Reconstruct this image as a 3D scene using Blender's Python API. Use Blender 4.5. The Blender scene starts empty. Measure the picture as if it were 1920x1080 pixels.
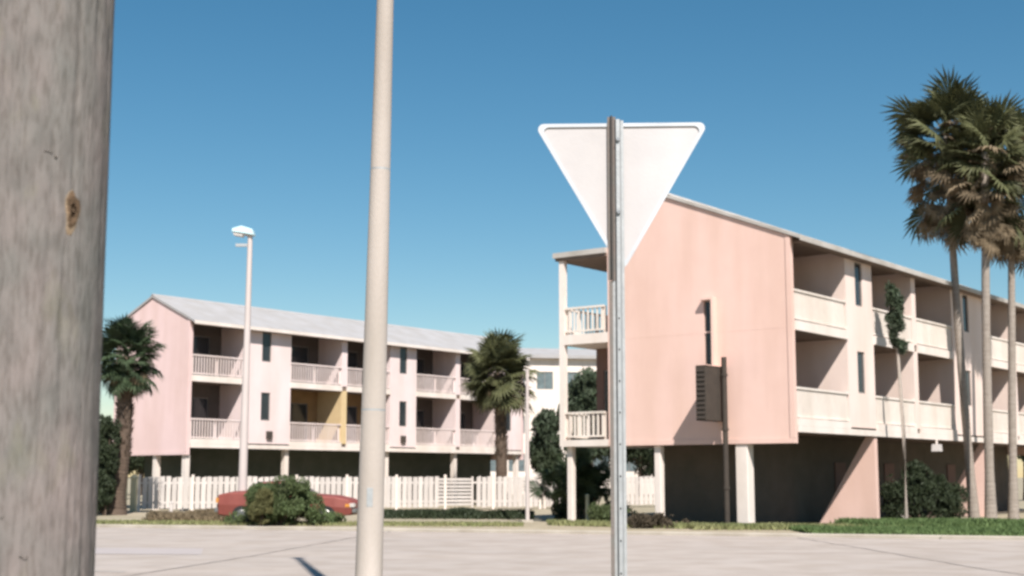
import bpy, bmesh, math, random
from mathutils import Vector, Matrix, Euler
R = math.radians
rnd = random.Random(7)

# ---------------------------------------------------------------- camera, sky, sun
sc = bpy.context.scene
COL = sc.collection
PITCH = R(7.8)
FPX = 2576.0
cam = bpy.data.cameras.new('camera')
co = bpy.data.objects.new('camera', cam)
COL.objects.link(co)
co.location = (0, 0, 1.6)
co.rotation_euler = (R(90) + PITCH, 0, 0)
cam.sensor_width = 36
cam.lens = FPX / 1920 * 36
cam.clip_end = 6000
cam.clip_start = 0.1
cam.dof.use_dof = True
cam.dof.focus_distance = 9.0
cam.dof.aperture_fstop = 5.0
sc.camera = co

SUN_EL, SUN_LEFT = R(47), R(13.5)      # light travels away from the camera, 13.5 degrees to the left
w = bpy.data.worlds.new('World'); sc.world = w; w.use_nodes = True
nt = w.node_tree
bg = nt.nodes['Background']
sky = nt.nodes.new('ShaderNodeTexSky')
sky.sky_type = 'NISHITA'; sky.sun_disc = False
sky.sun_elevation = SUN_EL
sky.sun_rotation = R(180) - SUN_LEFT
sky.air_density = 1.0; sky.dust_density = 0.1; sky.ozone_density = 1.2; sky.altitude = 0
hsv = nt.nodes.new('ShaderNodeHueSaturation'); hsv.inputs['Hue'].default_value = .487; hsv.inputs['Saturation'].default_value = 1.34
nt.links.new(sky.outputs[0], hsv.inputs['Color']); nt.links.new(hsv.outputs[0], bg.inputs[0])
bg.inputs[1].default_value = 0.063
sl = bpy.data.lights.new('sun', 'SUN'); so = bpy.data.objects.new('sun', sl); COL.objects.link(so)
sl.energy = 5.0; sl.angle = R(0.6); sl.color = (1.0, 0.95, 0.88)
Ld = Vector((-math.sin(SUN_LEFT) * math.cos(SUN_EL), math.cos(SUN_LEFT) * math.cos(SUN_EL), -math.sin(SUN_EL)))
so.rotation_euler = Ld.to_track_quat('-Z', 'Y').to_euler()
so.location = (5, -10, 30)
sc.view_settings.view_transform = 'Standard'
sc.view_settings.look = 'None'
sc.view_settings.exposure = 0.6
sc.view_settings.gamma = 1
sc.view_settings.use_curve_mapping = False
sc.cycles.pixel_filter_type = 'BLACKMAN_HARRIS'
sc.cycles.filter_width = 2.8

def U(px): return (px - 960) / FPX
def X(px, Y, z=1.6): return U(px) * (Y * math.cos(PITCH) + (z - 1.6) * math.sin(PITCH))
def Z(py, Y): return 1.6 + Y * math.tan(PITCH + math.atan((540 - py) / FPX))
def D(py): return 4160.0 / (py - 893)      # ground distance of a pixel row

# ---------------------------------------------------------------- materials
def mat(name, c, rough=.8, c2=None, scale=3.0, var=.5, bump=0.0, bscale=40.0, metal=0.0, stretch=(1, 1, 1),
        spec=.3, rand=0.0, coords='Object', detail=6.0, stain=0.0, trans=0.0):
    m = bpy.data.materials.new(name); m.use_nodes = True
    n = m.node_tree; b = n.nodes['Principled BSDF']
    b.inputs['Roughness'].default_value = rough
    b.inputs['Metallic'].default_value = metal
    b.inputs['Specular IOR Level'].default_value = spec
    tc = n.nodes.new('ShaderNodeTexCoord'); mp = n.nodes.new('ShaderNodeMapping')
    mp.inputs['Scale'].default_value = stretch
    n.links.new(tc.outputs[coords], mp.inputs[0])
    c = (*c, 1)
    if c2 is None: c2 = tuple(v * .8 for v in c[:3])
    nz = n.nodes.new('ShaderNodeTexNoise'); nz.inputs['Scale'].default_value = scale
    nz.inputs['Detail'].default_value = detail; nz.inputs['Roughness'].default_value = .62
    n.links.new(mp.outputs[0], nz.inputs['Vector'])
    rp = n.nodes.new('ShaderNodeValToRGB')
    rp.color_ramp.elements[0].position = .5 - var * .5 * .6; rp.color_ramp.elements[1].position = .5 + var * .5 * .6
    rp.color_ramp.elements[0].color = (*c2, 1); rp.color_ramp.elements[1].color = c
    n.links.new(nz.outputs[0], rp.inputs[0])
    out = rp.outputs[0]
    if stain:
        s = n.nodes.new('ShaderNodeTexNoise'); s.inputs['Scale'].default_value = .35; s.inputs['Detail'].default_value = 8
        m2 = n.nodes.new('ShaderNodeMapping'); m2.inputs['Scale'].default_value = (3, 3, .6)
        n.links.new(tc.outputs[coords], m2.inputs[0]); n.links.new(m2.outputs[0], s.inputs['Vector'])
        r2 = n.nodes.new('ShaderNodeValToRGB')
        r2.color_ramp.elements[0].position = .38; r2.color_ramp.elements[1].position = .62
        v = 1 - stain
        r2.color_ramp.elements[0].color = (v, v * .98, v * .95, 1); r2.color_ramp.elements[1].color = (1, 1, 1, 1)
        n.links.new(s.outputs[0], r2.inputs[0])
        mx = n.nodes.new('ShaderNodeMix'); mx.data_type = 'RGBA'; mx.blend_type = 'MULTIPLY'; mx.inputs[0].default_value = 1
        n.links.new(out, mx.inputs[6]); n.links.new(r2.outputs[0], mx.inputs[7]); out = mx.outputs[2]
    if rand:
        oi = n.nodes.new('ShaderNodeObjectInfo'); mr = n.nodes.new('ShaderNodeMapRange')
        mr.inputs['To Min'].default_value = 1 - rand; mr.inputs['To Max'].default_value = 1 + rand
        n.links.new(oi.outputs['Random'], mr.inputs[0])
        hs = n.nodes.new('ShaderNodeHueSaturation')
        n.links.new(mr.outputs[0], hs.inputs['Value']); n.links.new(out, hs.inputs['Color']); out = hs.outputs[0]
    n.links.new(out, b.inputs['Base Color'])
    if bump:
        nb = n.nodes.new('ShaderNodeTexNoise'); nb.inputs['Scale'].default_value = bscale; nb.inputs['Detail'].default_value = 5
        n.links.new(mp.outputs[0], nb.inputs['Vector'])
        bp = n.nodes.new('ShaderNodeBump'); bp.inputs['Strength'].default_value = bump; bp.inputs['Distance'].default_value = .02
        n.links.new(nb.outputs[0], bp.inputs['Height']); n.links.new(bp.outputs[0], b.inputs['Normal'])
    if trans:
        t = n.nodes.new('ShaderNodeBsdfTranslucent'); n.links.new(out, t.inputs[0])
        mxs = n.nodes.new('ShaderNodeMixShader'); mxs.inputs[0].default_value = trans
        o = n.nodes['Material Output']
        n.links.new(b.outputs[0], mxs.inputs[1]); n.links.new(t.outputs[0], mxs.inputs[2]); n.links.new(mxs.outputs[0], o.inputs[0])
    return m

M = {}
M['pink'] = mat('salmon_stucco', (.73, .515, .45), .9, (.69, .475, .415), 1.2, .9, .35, 30, stain=.075)
M['pinkL'] = mat('rose_stucco', (.72, .54, .53), .9, (.68, .50, .49), 1.2, .9, .35, 30, stain=.075)
M['cream'] = mat('pale_pink_stucco', (.77, .63, .575), .9, (.72, .585, .535), 1.2, .9, .3, 30, stain=.08)
M['creamL'] = mat('pale_rose_stucco', (.76, .63, .62), .9, (.71, .58, .575), 1.2, .9, .3, 30, stain=.08)
M['railL'] = mat('rose_railing_paint', (.76, .65, .63), .7, (.68, .57, .55), 4, .9, stain=.12)
M['rail'] = mat('cream_railing_paint', (.78, .70, .635), .7, (.70, .62, .565), 4, .9, rand=.05, stain=.12)
M['trim'] = mat('cream_trim_paint', (.78, .69, .64), .7, (.70, .62, .57), 3, .8, stain=.10)
M['recess'] = mat('shade_browned_recess', (.20, .125, .10), .9, (.165, .10, .085), 2, .8)  # recess shade put into the brown of the back walls
M['recessL'] = mat('shade_greyed_recess', (.13, .105, .095), .9, (.10, .085, .075), 2, .8)  # back wall colour darkened to hold the recess shade
M['ochre'] = mat('ochre_stucco', (.62, .47, .27), .9, (.56, .41, .23), 2, .8)
M['ochreD'] = mat('dull_ochre_stucco', (.34, .22, .11), .9, (.25, .16, .08), 2, .8)
M['core'] = mat('shade_brown_core', (.13, .105, .085), .95, (.085, .075, .06), 1.5, .9, .4, 20)  # undercroft shade painted into the core walls
M['coreL'] = mat('shade_green_core', (.085, .09, .075), .95, (.05, .06, .045), 1.2, .9, .4, 20)  # plain core wall, its dark green-grey holds the undercroft shade
M['roof'] = mat('pale_grey_roofing', (.385, .37, .375), .85, (.34, .33, .335), .8, .9, .3, 20, stain=.08)
M['roofR'] = mat('weathered_grey_roofing', (.50, .46, .43), .8, (.42, .39, .36), 2.5, .9, .4, 20, stain=.2)
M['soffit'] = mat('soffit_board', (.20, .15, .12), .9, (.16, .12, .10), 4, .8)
M['glass'] = mat('dark_window_glass', (.03, .035, .04), .12, (.02, .025, .03), 1, .5, spec=.6)
M['glassB'] = mat('bluish_curtained_glass', (.16, .20, .21), .15, (.09, .11, .12), 2, .7, spec=.6)
M['frame'] = mat('aluminium_frame', (.22, .20, .19), .5, (.18, .165, .155), 5, .5)
M['dark'] = mat('dark_brown_paint', (.07, .055, .045), .7, (.05, .04, .035), 5, .6)
M['darkB'] = mat('faded_dark_brown_boards', (.065, .052, .042), .85, (.045, .036, .03), 3, .8, .3, 30)
M['white'] = mat('white_fence_paint', (.64, .585, .56), .75, (.52, .475, .455), 5, .9, .15, 40, rand=.10, stain=.18)
M['creampost'] = mat('yellowed_post_paint', (.55, .51, .36), .75, (.46, .43, .30), 5, .8)
M['conc'] = mat('concrete_pole', (.54, .475, .44), .8, (.45, .40, .365), 1.6, .9, .3, 60, stretch=(1, 1, .3), stain=.25)
M['lamp_pole'] = mat('painted_lamp_pole', (.54, .47, .45), .6, (.47, .41, .39), 3, .9, stretch=(1, 1, .3))
M['lum'] = mat('pale_blue_luminaire', (.55, .72, .76), .4, (.50, .66, .70), 3, .5)
M['alu'] = mat('bare_aluminium_sheet', (.56, .53, .54), .5, (.50, .475, .485), 5, .8, .05, 80, metal=0.0, stain=.14)
M['rim'] = mat('sheet_edge', (.58, .60, .64), .4)
M['galv'] = mat('galvanised_steel', (.44, .45, .46), .5, (.34, .35, .36), 18, .8, .1, 60, metal=.3)
M['rust_and_shade'] = mat('shade_and_weathered_steel', (.15, .145, .135), .7, (.19, .15, .135), 14, .8, .2, 60)  # weathered steel, also the sign post's shaded left side painted dark
M['bolt'] = mat('bolt_steel', (.35, .35, .36), .4, metal=.8)
M['red'] = mat('faded_red_car_paint', (.25, .065, .05), .55, (.20, .05, .04), 2, .6, spec=.5)
M['rubber'] = mat('black_rubber', (.03, .03, .03), .8)
M['chrome'] = mat('dull_chrome', (.35, .34, .33), .45, metal=.9)
M['headlight'] = mat('clear_headlight', (.55, .50, .47), .2, spec=.7)
M['amber'] = mat('amber_lens', (.6, .25, .05), .3)
M['leaf'] = mat('palm_green', (.125, .125, .055), .6, (.065, .072, .035), 3, .8, rand=.35, trans=.25)
M['leafD'] = mat('deep_palm_green', (.06, .085, .04), .6, (.035, .055, .03), 3, .8, rand=.35, trans=.2)
M['dead'] = mat('dry_frond', (.25, .185, .115), .85, (.12, .092, .06), 4, .9, rand=.35, trans=.15)
M['pet'] = mat('petiole', (.22, .19, .07), .7, (.16, .13, .05), 4, .8)
M['trunk'] = mat('grey_palm_trunk', (.36, .31, .27), .95, (.24, .20, .17), 3, .9, .8, 18, stretch=(1, 1, 4))
M['trunkB'] = mat('brown_palm_trunk', (.15, .105, .08), .95, (.075, .055, .042), 4, .9, .9, 18, stretch=(1, 1, 3))
M['bush'] = mat('bush_leaves', (.12, .17, .07), .6, (.07, .08, .032), 1.1, .9, trans=.25)
M['bushD'] = mat('dark_bush_leaves', (.045, .06, .028), .6, (.028, .038, .02), 2, .9, trans=.2)
M['bushO'] = mat('olive_bush_leaves', (.15, .14, .055), .7, (.085, .085, .035), 2, .9, trans=.2)
M['bushC'] = mat('grey_green_leaves', (.075, .105, .06), .6, (.045, .055, .035), 2, .9, trans=.2)
M['dry'] = mat('dry_brown_brush', (.22, .165, .10), .9, (.13, .10, .065), 2, .9)
M['dryD'] = mat('dark_patch_brush', (.10, .075, .05), .9, (.05, .04, .028), 2, .9)
M['wood'] = None

# weathered utility pole wood
m = bpy.data.materials.new('weathered_grey_wood'); m.use_nodes = True; n = m.node_tree; b = n.nodes['Principled BSDF']
b.inputs['Roughness'].default_value = .9; b.inputs['Specular IOR Level'].default_value = .15
tc = n.nodes.new('ShaderNodeTexCoord')
def mp_noise(sc3, scale, detail):
    mp = n.nodes.new('ShaderNodeMapping'); mp.inputs['Scale'].default_value = sc3
    nz = n.nodes.new('ShaderNodeTexNoise'); nz.inputs['Scale'].default_value = scale; nz.inputs['Detail'].default_value = detail
    n.links.new(tc.outputs['Object'], mp.inputs[0]); n.links.new(mp.outputs[0], nz.inputs['Vector']); return nz
def ramp(src, a, ca, bb, cb):
    r = n.nodes.new('ShaderNodeValToRGB'); r.color_ramp.elements[0].position = a; r.color_ramp.elements[1].position = bb
    r.color_ramp.elements[0].color = (*ca, 1); r.color_ramp.elements[1].color = (*cb, 1); n.links.new(src, r.inputs[0]); return r
def mix(a, b_, fac, mode='MIX'):
    x = n.nodes.new('ShaderNodeMix'); x.data_type = 'RGBA'; x.blend_type = mode
    n.links.new(a, x.inputs[6]); n.links.new(b_, x.inputs[7])
    if isinstance(fac, float): x.inputs[0].default_value = fac
    else: n.links.new(fac, x.inputs[0])
    return x.outputs[2]
big = ramp(mp_noise((2.5, 2.5, 1.4), 2.6, 5).outputs[0], .35, (.155, .150, .142), .65, (.222, .188, .18))
grain = ramp(mp_noise((6, 6, 2.6), 5, 8).outputs[0], .3, (.78, .77, .76), .6, (1.06, 1.05, 1.04))
fine = mp_noise((16, 16, 3.2), 7, 6)
finer = ramp(fine.outputs[0], .36, (.62, .60, .57), .52, (1, 1, 1))
moss = ramp(mp_noise((4, 4, 2), 3, 5).outputs[0], .58, (0, 0, 0), .75, (.35, .35, .35))
mossc = n.nodes.new('ShaderNodeRGB'); mossc.outputs[0].default_value = (.20, .19, .125, 1)
c1 = mix(big.outputs[0], grain.outputs[0], .8, 'MULTIPLY')
c1 = mix(c1, finer.outputs[0], .55, 'MULTIPLY')
c1 = mix(c1, mossc.outputs[0], moss.outputs[0])
n.links.new(c1, b.inputs['Base Color'])
bp = n.nodes.new('ShaderNodeBump'); bp.inputs['Strength'].default_value = .6; bp.inputs['Distance'].default_value = .006
n.links.new(fine.outputs[0], bp.inputs['Height']); n.links.new(bp.outputs[0], b.inputs['Normal'])
M['wood'] = m

# ground: sandy verge with patches of thin grass; road: pale pinkish asphalt
M['ground'] = mat('sandy_verge', (.42, .35, .265), .95, (.30, .265, .18), .22, .9, .5, 6, coords='Object', detail=10, stain=.15)
M['road'] = mat('pale_road_surface', (.455, .39, .35), .9, (.375, .325, .295), .35, .9, .35, 30, coords='Object', detail=10, stretch=(.5, 1.6, 1), stain=.12)
M['patch'] = mat('bluish_road_patch', (.42, .368, .355), .9, (.385, .34, .33), .8, .8, .3, 30)
M['kerb'] = mat('concrete_kerb', (.44, .39, .33), .9, (.36, .32, .27), 2, .9, .3, 20, stain=.2)
M['paint'] = mat('worn_road_paint', (.52, .49, .46), .8, (.40, .365, .34), 6, .8)
M['ground_shade'] = mat('painted_ground_shade', (.12, .095, .07), .95, (.08, .065, .05), 1, .9)  # undercroft shade painted as a dark ground colour
M['grass'] = mat('grass_blades', (.14, .20, .07), .7, (.09, .14, .05), .6, .9, trans=.25)
M['grassY'] = mat('dry_grass_blades', (.30, .28, .14), .8, (.17, .20, .075), .6, .9, trans=.2)

# ---------------------------------------------------------------- helpers
class MB:
    def __init__(s): s.v = []; s.f = []
    def add(s, vs, fs):
        o = len(s.v); s.v += [tuple(v) for v in vs]; s.f += [tuple(i + o for i in f) for f in fs]; return s
    def box(s, x0, x1, y0, y1, z0, z1):
        v = [(x0, y0, z0), (x1, y0, z0), (x1, y1, z0), (x0, y1, z0), (x0, y0, z1), (x1, y0, z1), (x1, y1, z1), (x0, y1, z1)]
        return s.add(v, [(0, 3, 2, 1), (4, 5, 6, 7), (0, 1, 5, 4), (1, 2, 6, 5), (2, 3, 7, 6), (3, 0, 4, 7)])
    def prism(s, poly, a0, a1, axis):     # poly of (u,v) extruded along axis from a0 to a1
        n_ = len(poly)
        def mk(p, a):
            return (a, p[0], p[1]) if axis == 'x' else (p[0], a, p[1]) if axis == 'y' else (p[0], p[1], a)
        vs = [mk(p, a0) for p in poly] + [mk(p, a1) for p in poly]
        fs = [tuple(range(n_))[::-1], tuple(range(n_, 2 * n_))] + [(i, (i + 1) % n_, n_ + (i + 1) % n_, n_ + i) for i in range(n_)]
        return s.add(vs, fs)
    def tube(s, pts, rad, seg=12, cap=True):
        pts = [Vector(p) for p in pts]; o = len(s.v); rings = []
        for i, p in enumerate(pts):
            d = (pts[min(i + 1, len(pts) - 1)] - pts[max(i - 1, 0)]).normalized()
            q = d.to_track_quat('Z', 'Y'); r = rad[i] if isinstance(rad, (list, tuple)) else rad
            rings.append([p + q @ Vector((r * math.cos(2 * math.pi * k / seg), r * math.sin(2 * math.pi * k / seg), 0)) for k in range(seg)])
        vs = [v for r in rings for v in r]; fs = []
        for i in range(len(rings) - 1):
            for k in range(seg):
                a = i * seg + k; b_ = i * seg + (k + 1) % seg
                fs.append((a, b_, b_ + seg, a + seg))
        if cap:
            n0 = len(vs); vs += rings[0] + rings[-1]
            fs += [tuple(range(n0, n0 + seg))[::-1], tuple(range(n0 + seg, n0 + 2 * seg))]
        return s.add(vs, fs)
    def mesh(s, name, m, smooth=False, bevel=0):
        me = bpy.data.meshes.new(name); me.from_pydata(s.v, [], s.f)
        if m: me.materials.append(m)
        bm = bmesh.new(); bm.from_mesh(me); bmesh.ops.recalc_face_normals(bm, faces=bm.faces)
        if bevel: bmesh.ops.bevel(bm, geom=bm.edges, offset=bevel, segments=1, affect='EDGES')
        bm.to_mesh(me); bm.free()
        if smooth:
            for p in me.polygons: p.use_smooth = len(p.vertices) < 5
        return me
    def build(s, name, m, parent=None, smooth=False, bevel=0, **props):
        o = bpy.data.objects.new(name, s.mesh(name, m, smooth, bevel)); COL.objects.link(o)
        if parent: o.parent = parent
        for k, v in props.items(): o[k] = v
        return o
def raw(name, v, f, m, parent=None, smooth=False, **props):
    me = bpy.data.meshes.new(name); me.from_pydata(v, [], f); me.materials.append(m)
    if smooth:
        for p in me.polygons: p.use_smooth = True
    o = bpy.data.objects.new(name, me); COL.objects.link(o)
    if parent: o.parent = parent
    for k, v_ in props.items(): o[k] = v_
    return o
def inst(name, me, parent, loc=(0, 0, 0), rot=(0, 0, 0), scale=(1, 1, 1)):
    o = bpy.data.objects.new(name, me); COL.objects.link(o); o.parent = parent
    o.location = loc; o.rotation_euler = rot; o.scale = scale; return o
def thing(name, label, cat, loc=(0, 0, 0), rz=0, group=None):
    o = bpy.data.objects.new(name, None); COL.objects.link(o); o.location = loc; o.rotation_euler = (0, 0, rz)
    o['label'] = label; o['category'] = cat
    if group: o['group'] = group
    return o
def tag(o, label, cat, group=None):
    o['label'] = label; o['category'] = cat
    if group: o['group'] = group
    return o
def wall_holes(mb, axis, a, th, u0, u1, z0, z1, holes):
    """solid wall on plane axis=a..a+th, spanning u and z, with rectangular holes (u0,u1,z0,z1)"""
    us = sorted({u0, u1, *[h[0] for h in holes], *[h[1] for h in holes]}); zs = sorted({z0, z1, *[h[2] for h in holes], *[h[3] for h in holes]})
    def solid(i, j):
        if i < 0 or j < 0 or i >= len(us) - 1 or j >= len(zs) - 1: return False
        uc, zc = (us[i] + us[i + 1]) / 2, (zs[j] + zs[j + 1]) / 2
        return not any(h[0] < uc < h[1] and h[2] < zc < h[3] for h in holes)
    def pt(u, aa, z): return (aa, u, z) if axis == 'x' else (u, aa, z)
    for i in range(len(us) - 1):
        for j in range(len(zs) - 1):
            if not solid(i, j): continue
            U0, U1, Z0, Z1 = us[i], us[i + 1], zs[j], zs[j + 1]
            for aa in (a, a + th): mb.add([pt(U0, aa, Z0), pt(U1, aa, Z0), pt(U1, aa, Z1), pt(U0, aa, Z1)], [(0, 1, 2, 3)])
            for (di, dj, q) in ((-1, 0, [(U0, Z0), (U0, Z1)]), (1, 0, [(U1, Z0), (U1, Z1)]), (0, -1, [(U0, Z0), (U1, Z0)]), (0, 1, [(U0, Z1), (U1, Z1)])):
                if not solid(i + di, j + dj):
                    (ua, za), (ub, zb) = q
                    mb.add([pt(ua, a, za), pt(ub, a, zb), pt(ub, a + th, zb), pt(ua, a + th, za)], [(0, 1, 2, 3)])
    return mb

# ---------------------------------------------------------------- ground, road, kerb
g = MB().add([(-900, -60, 0), (900, -60, 0), (900, 1500, 0), (-900, 1500, 0)], [(0, 1, 2, 3)]).build('ground', M['ground'], kind='structure')
SL = -.338
def far_edge(x): return 39.4 + SL * x
def strip(name, x0, x1, off0, off1, z, m, n_=24, **p):
    v = []; f = []
    for i in range(n_ + 1):
        x = x0 + (x1 - x0) * i / n_
        v += [(x, far_edge(x) + off0, z), (x, far_edge(x) + off1, z)]
    for i in range(n_): f.append((2 * i, 2 * i + 2, 2 * i + 3, 2 * i + 1))
    return raw(name, v, f, m, **p)
road = strip('road', -120, 120, -20.9, 0, .008, M['road'], kind='structure')
kb = MB()
dirx = Vector((1, SL, 0)).normalized(); nrm = Vector((-dirx.y, dirx.x, 0))
for off, nm in ((0, 'kerb'), (-21.1, 'kerb')):
    kb = MB(); L = 220
    v = []
    prof = [(0, 0), (0, .07), (.03, .10), (.17, .10), (.17, 0)]
    for a in (-L / 2, L / 2):
        for (q, z) in prof:
            p = Vector((0, 39.4 + off, 0)) + dirx * a + nrm * (q if off == 0 else -q + .17); v.append((p.x, p.y, z + .002))
    kb.add(v, [(i, (i + 1) % 5, 5 + (i + 1) % 5, 5 + i) for i in range(5)] + [(0, 1, 2, 3, 4), (5, 6, 7, 8, 9)])
    kb.build(nm, M['kerb'], kind='structure')
# bluish patch, edge line, dashed line
x0, x1 = X(120, 30), X(366, 30)
raw('road_patch', [(x0 - 2, 31.6, .013), (x1, 31.0, .013), (x1 + .5, 28.6, .013), (x0 - 2, 29.2, .013)], [(3, 2, 1, 0)], M['patch'], parent=road)
lm = MB()
for k in range(-3, 3):
    a = -8.4 + k * 12 - .2; pts = []
    for (dx, dy) in ((0, 0), (2.1, 0), (2.1, .14), (0, .14)):
        pts.append((a + dx, 23.7 + SL * (a + dx + 7.3) + dy, .014))
    lm = MB().add(pts, [(0, 1, 2, 3)]); lm.build('lane_mark', M['paint'], parent=road)

M['tar'] = mat('tar_seam', (.37, .32, .29), .85, (.33, .285, .26), 6, .8)
r8 = random.Random(12)
for (xa, oa, xb, ob) in ((-3.5, -.3, -6.2, -20), (7.5, -.3, 8.6, -20)):
    N = 40; v = []; f = []; wob = 0
    for i in range(N + 1):
        q = i / N; x = xa + (xb - xa) * q; wob = wob * .8 + r8.uniform(-.06, .06); y = far_edge(x) + oa + (ob - oa) * q + wob
        wd = .022 * r8.uniform(.6, 1.5); n_ = (0, 1) if abs(xb - xa) > 6 else (1, 0)
        v += [(x - n_[0] * wd + (wob if n_[0] else 0), y - n_[1] * wd, .0165), (x + n_[0] * wd + (wob if n_[0] else 0), y + n_[1] * wd, .0165)]
    for i in range(N): f.append((2 * i, 2 * i + 1, 2 * i + 3, 2 * i + 2))
    raw('tar_seam', v, f, M['tar'], parent=road)

# ---------------------------------------------------------------- apartment buildings
ANG = math.atan2(.794, .607)
def railing(root, s0, s1, z, side='y', a=0.0, h=1.03, gap=.115, pw=.055, m='rail', panel=False):
    """pickets in one joined part under a railing frame; runs along local x at y=a (side y) or along y at x=a (side x)"""
    def bx(mb, u0, u1, w0, w1, z0, z1):
        if side == 'y': mb.box(u0, u1, w0, w1, z0, z1)
        else: mb.box(w0, w1, u0, u1, z0, z1)
    fr = MB()
    bx(fr, s0, s1, a + .02, a + .12, z + h - .07, z + h); bx(fr, s0, s1, a + .04, a + .10, z + .09, z + .15)
    nmid = max(1, round((s1 - s0) / 1.7))
    for i in range(nmid + 1):
        u = s0 + (s1 - s0 - .09) * i / nmid; bx(fr, u, u + .09, a + .125, a + .205, z, z + h - .02)
    f = fr.build('railing', M[m], root)
    pk = MB(); n_ = int((s1 - s0) / gap)
    for i in range(n_):
        u = s0 + gap * (i + .5)
        bx(pk, u - pw / 2, u + pw / 2, a + .055, a + .085, z + .15, z + h - .07)
    pk.build('baluster', M[m], f, kind='stuff')
def window(root, s0, s1, z0, z1, depth=.10, axis='y', a=0.0, glass='glass', mull=False, inward=1):
    def bx(mb, u0, u1, w0, w1, z_0, z_1):
        w0, w1 = a + inward * w0, a + inward * w1; w0, w1 = min(w0, w1), max(w0, w1)
        if axis == 'y': mb.box(u0, u1, w0, w1, z_0, z_1)
        else: mb.box(w0, w1, u0, u1, z_0, z_1)
    f = MB(); t = .05
    bx(f, s0, s0 + t, .04, .10, z0, z1); bx(f, s1 - t, s1, .04, .10, z0, z1)
    bx(f, s0 + t, s1 - t, .04, .10, z0, z0 + t); bx(f, s0 + t, s1 - t, .04, .10, z1 - t, z1)
    if mull: bx(f, (s0 + s1) / 2 - .03, (s0 + s1) / 2 + .03, .035, .095, z0 + t, z1 - t)
    w_ = f.build('window', M['frame'], root)
    p = MB(); bx(p, s0 + t * .7, s1 - t * .7, .065, .08, z0 + t * .7, z1 - t * .7); p.build('pane', M[glass], w_)

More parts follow.
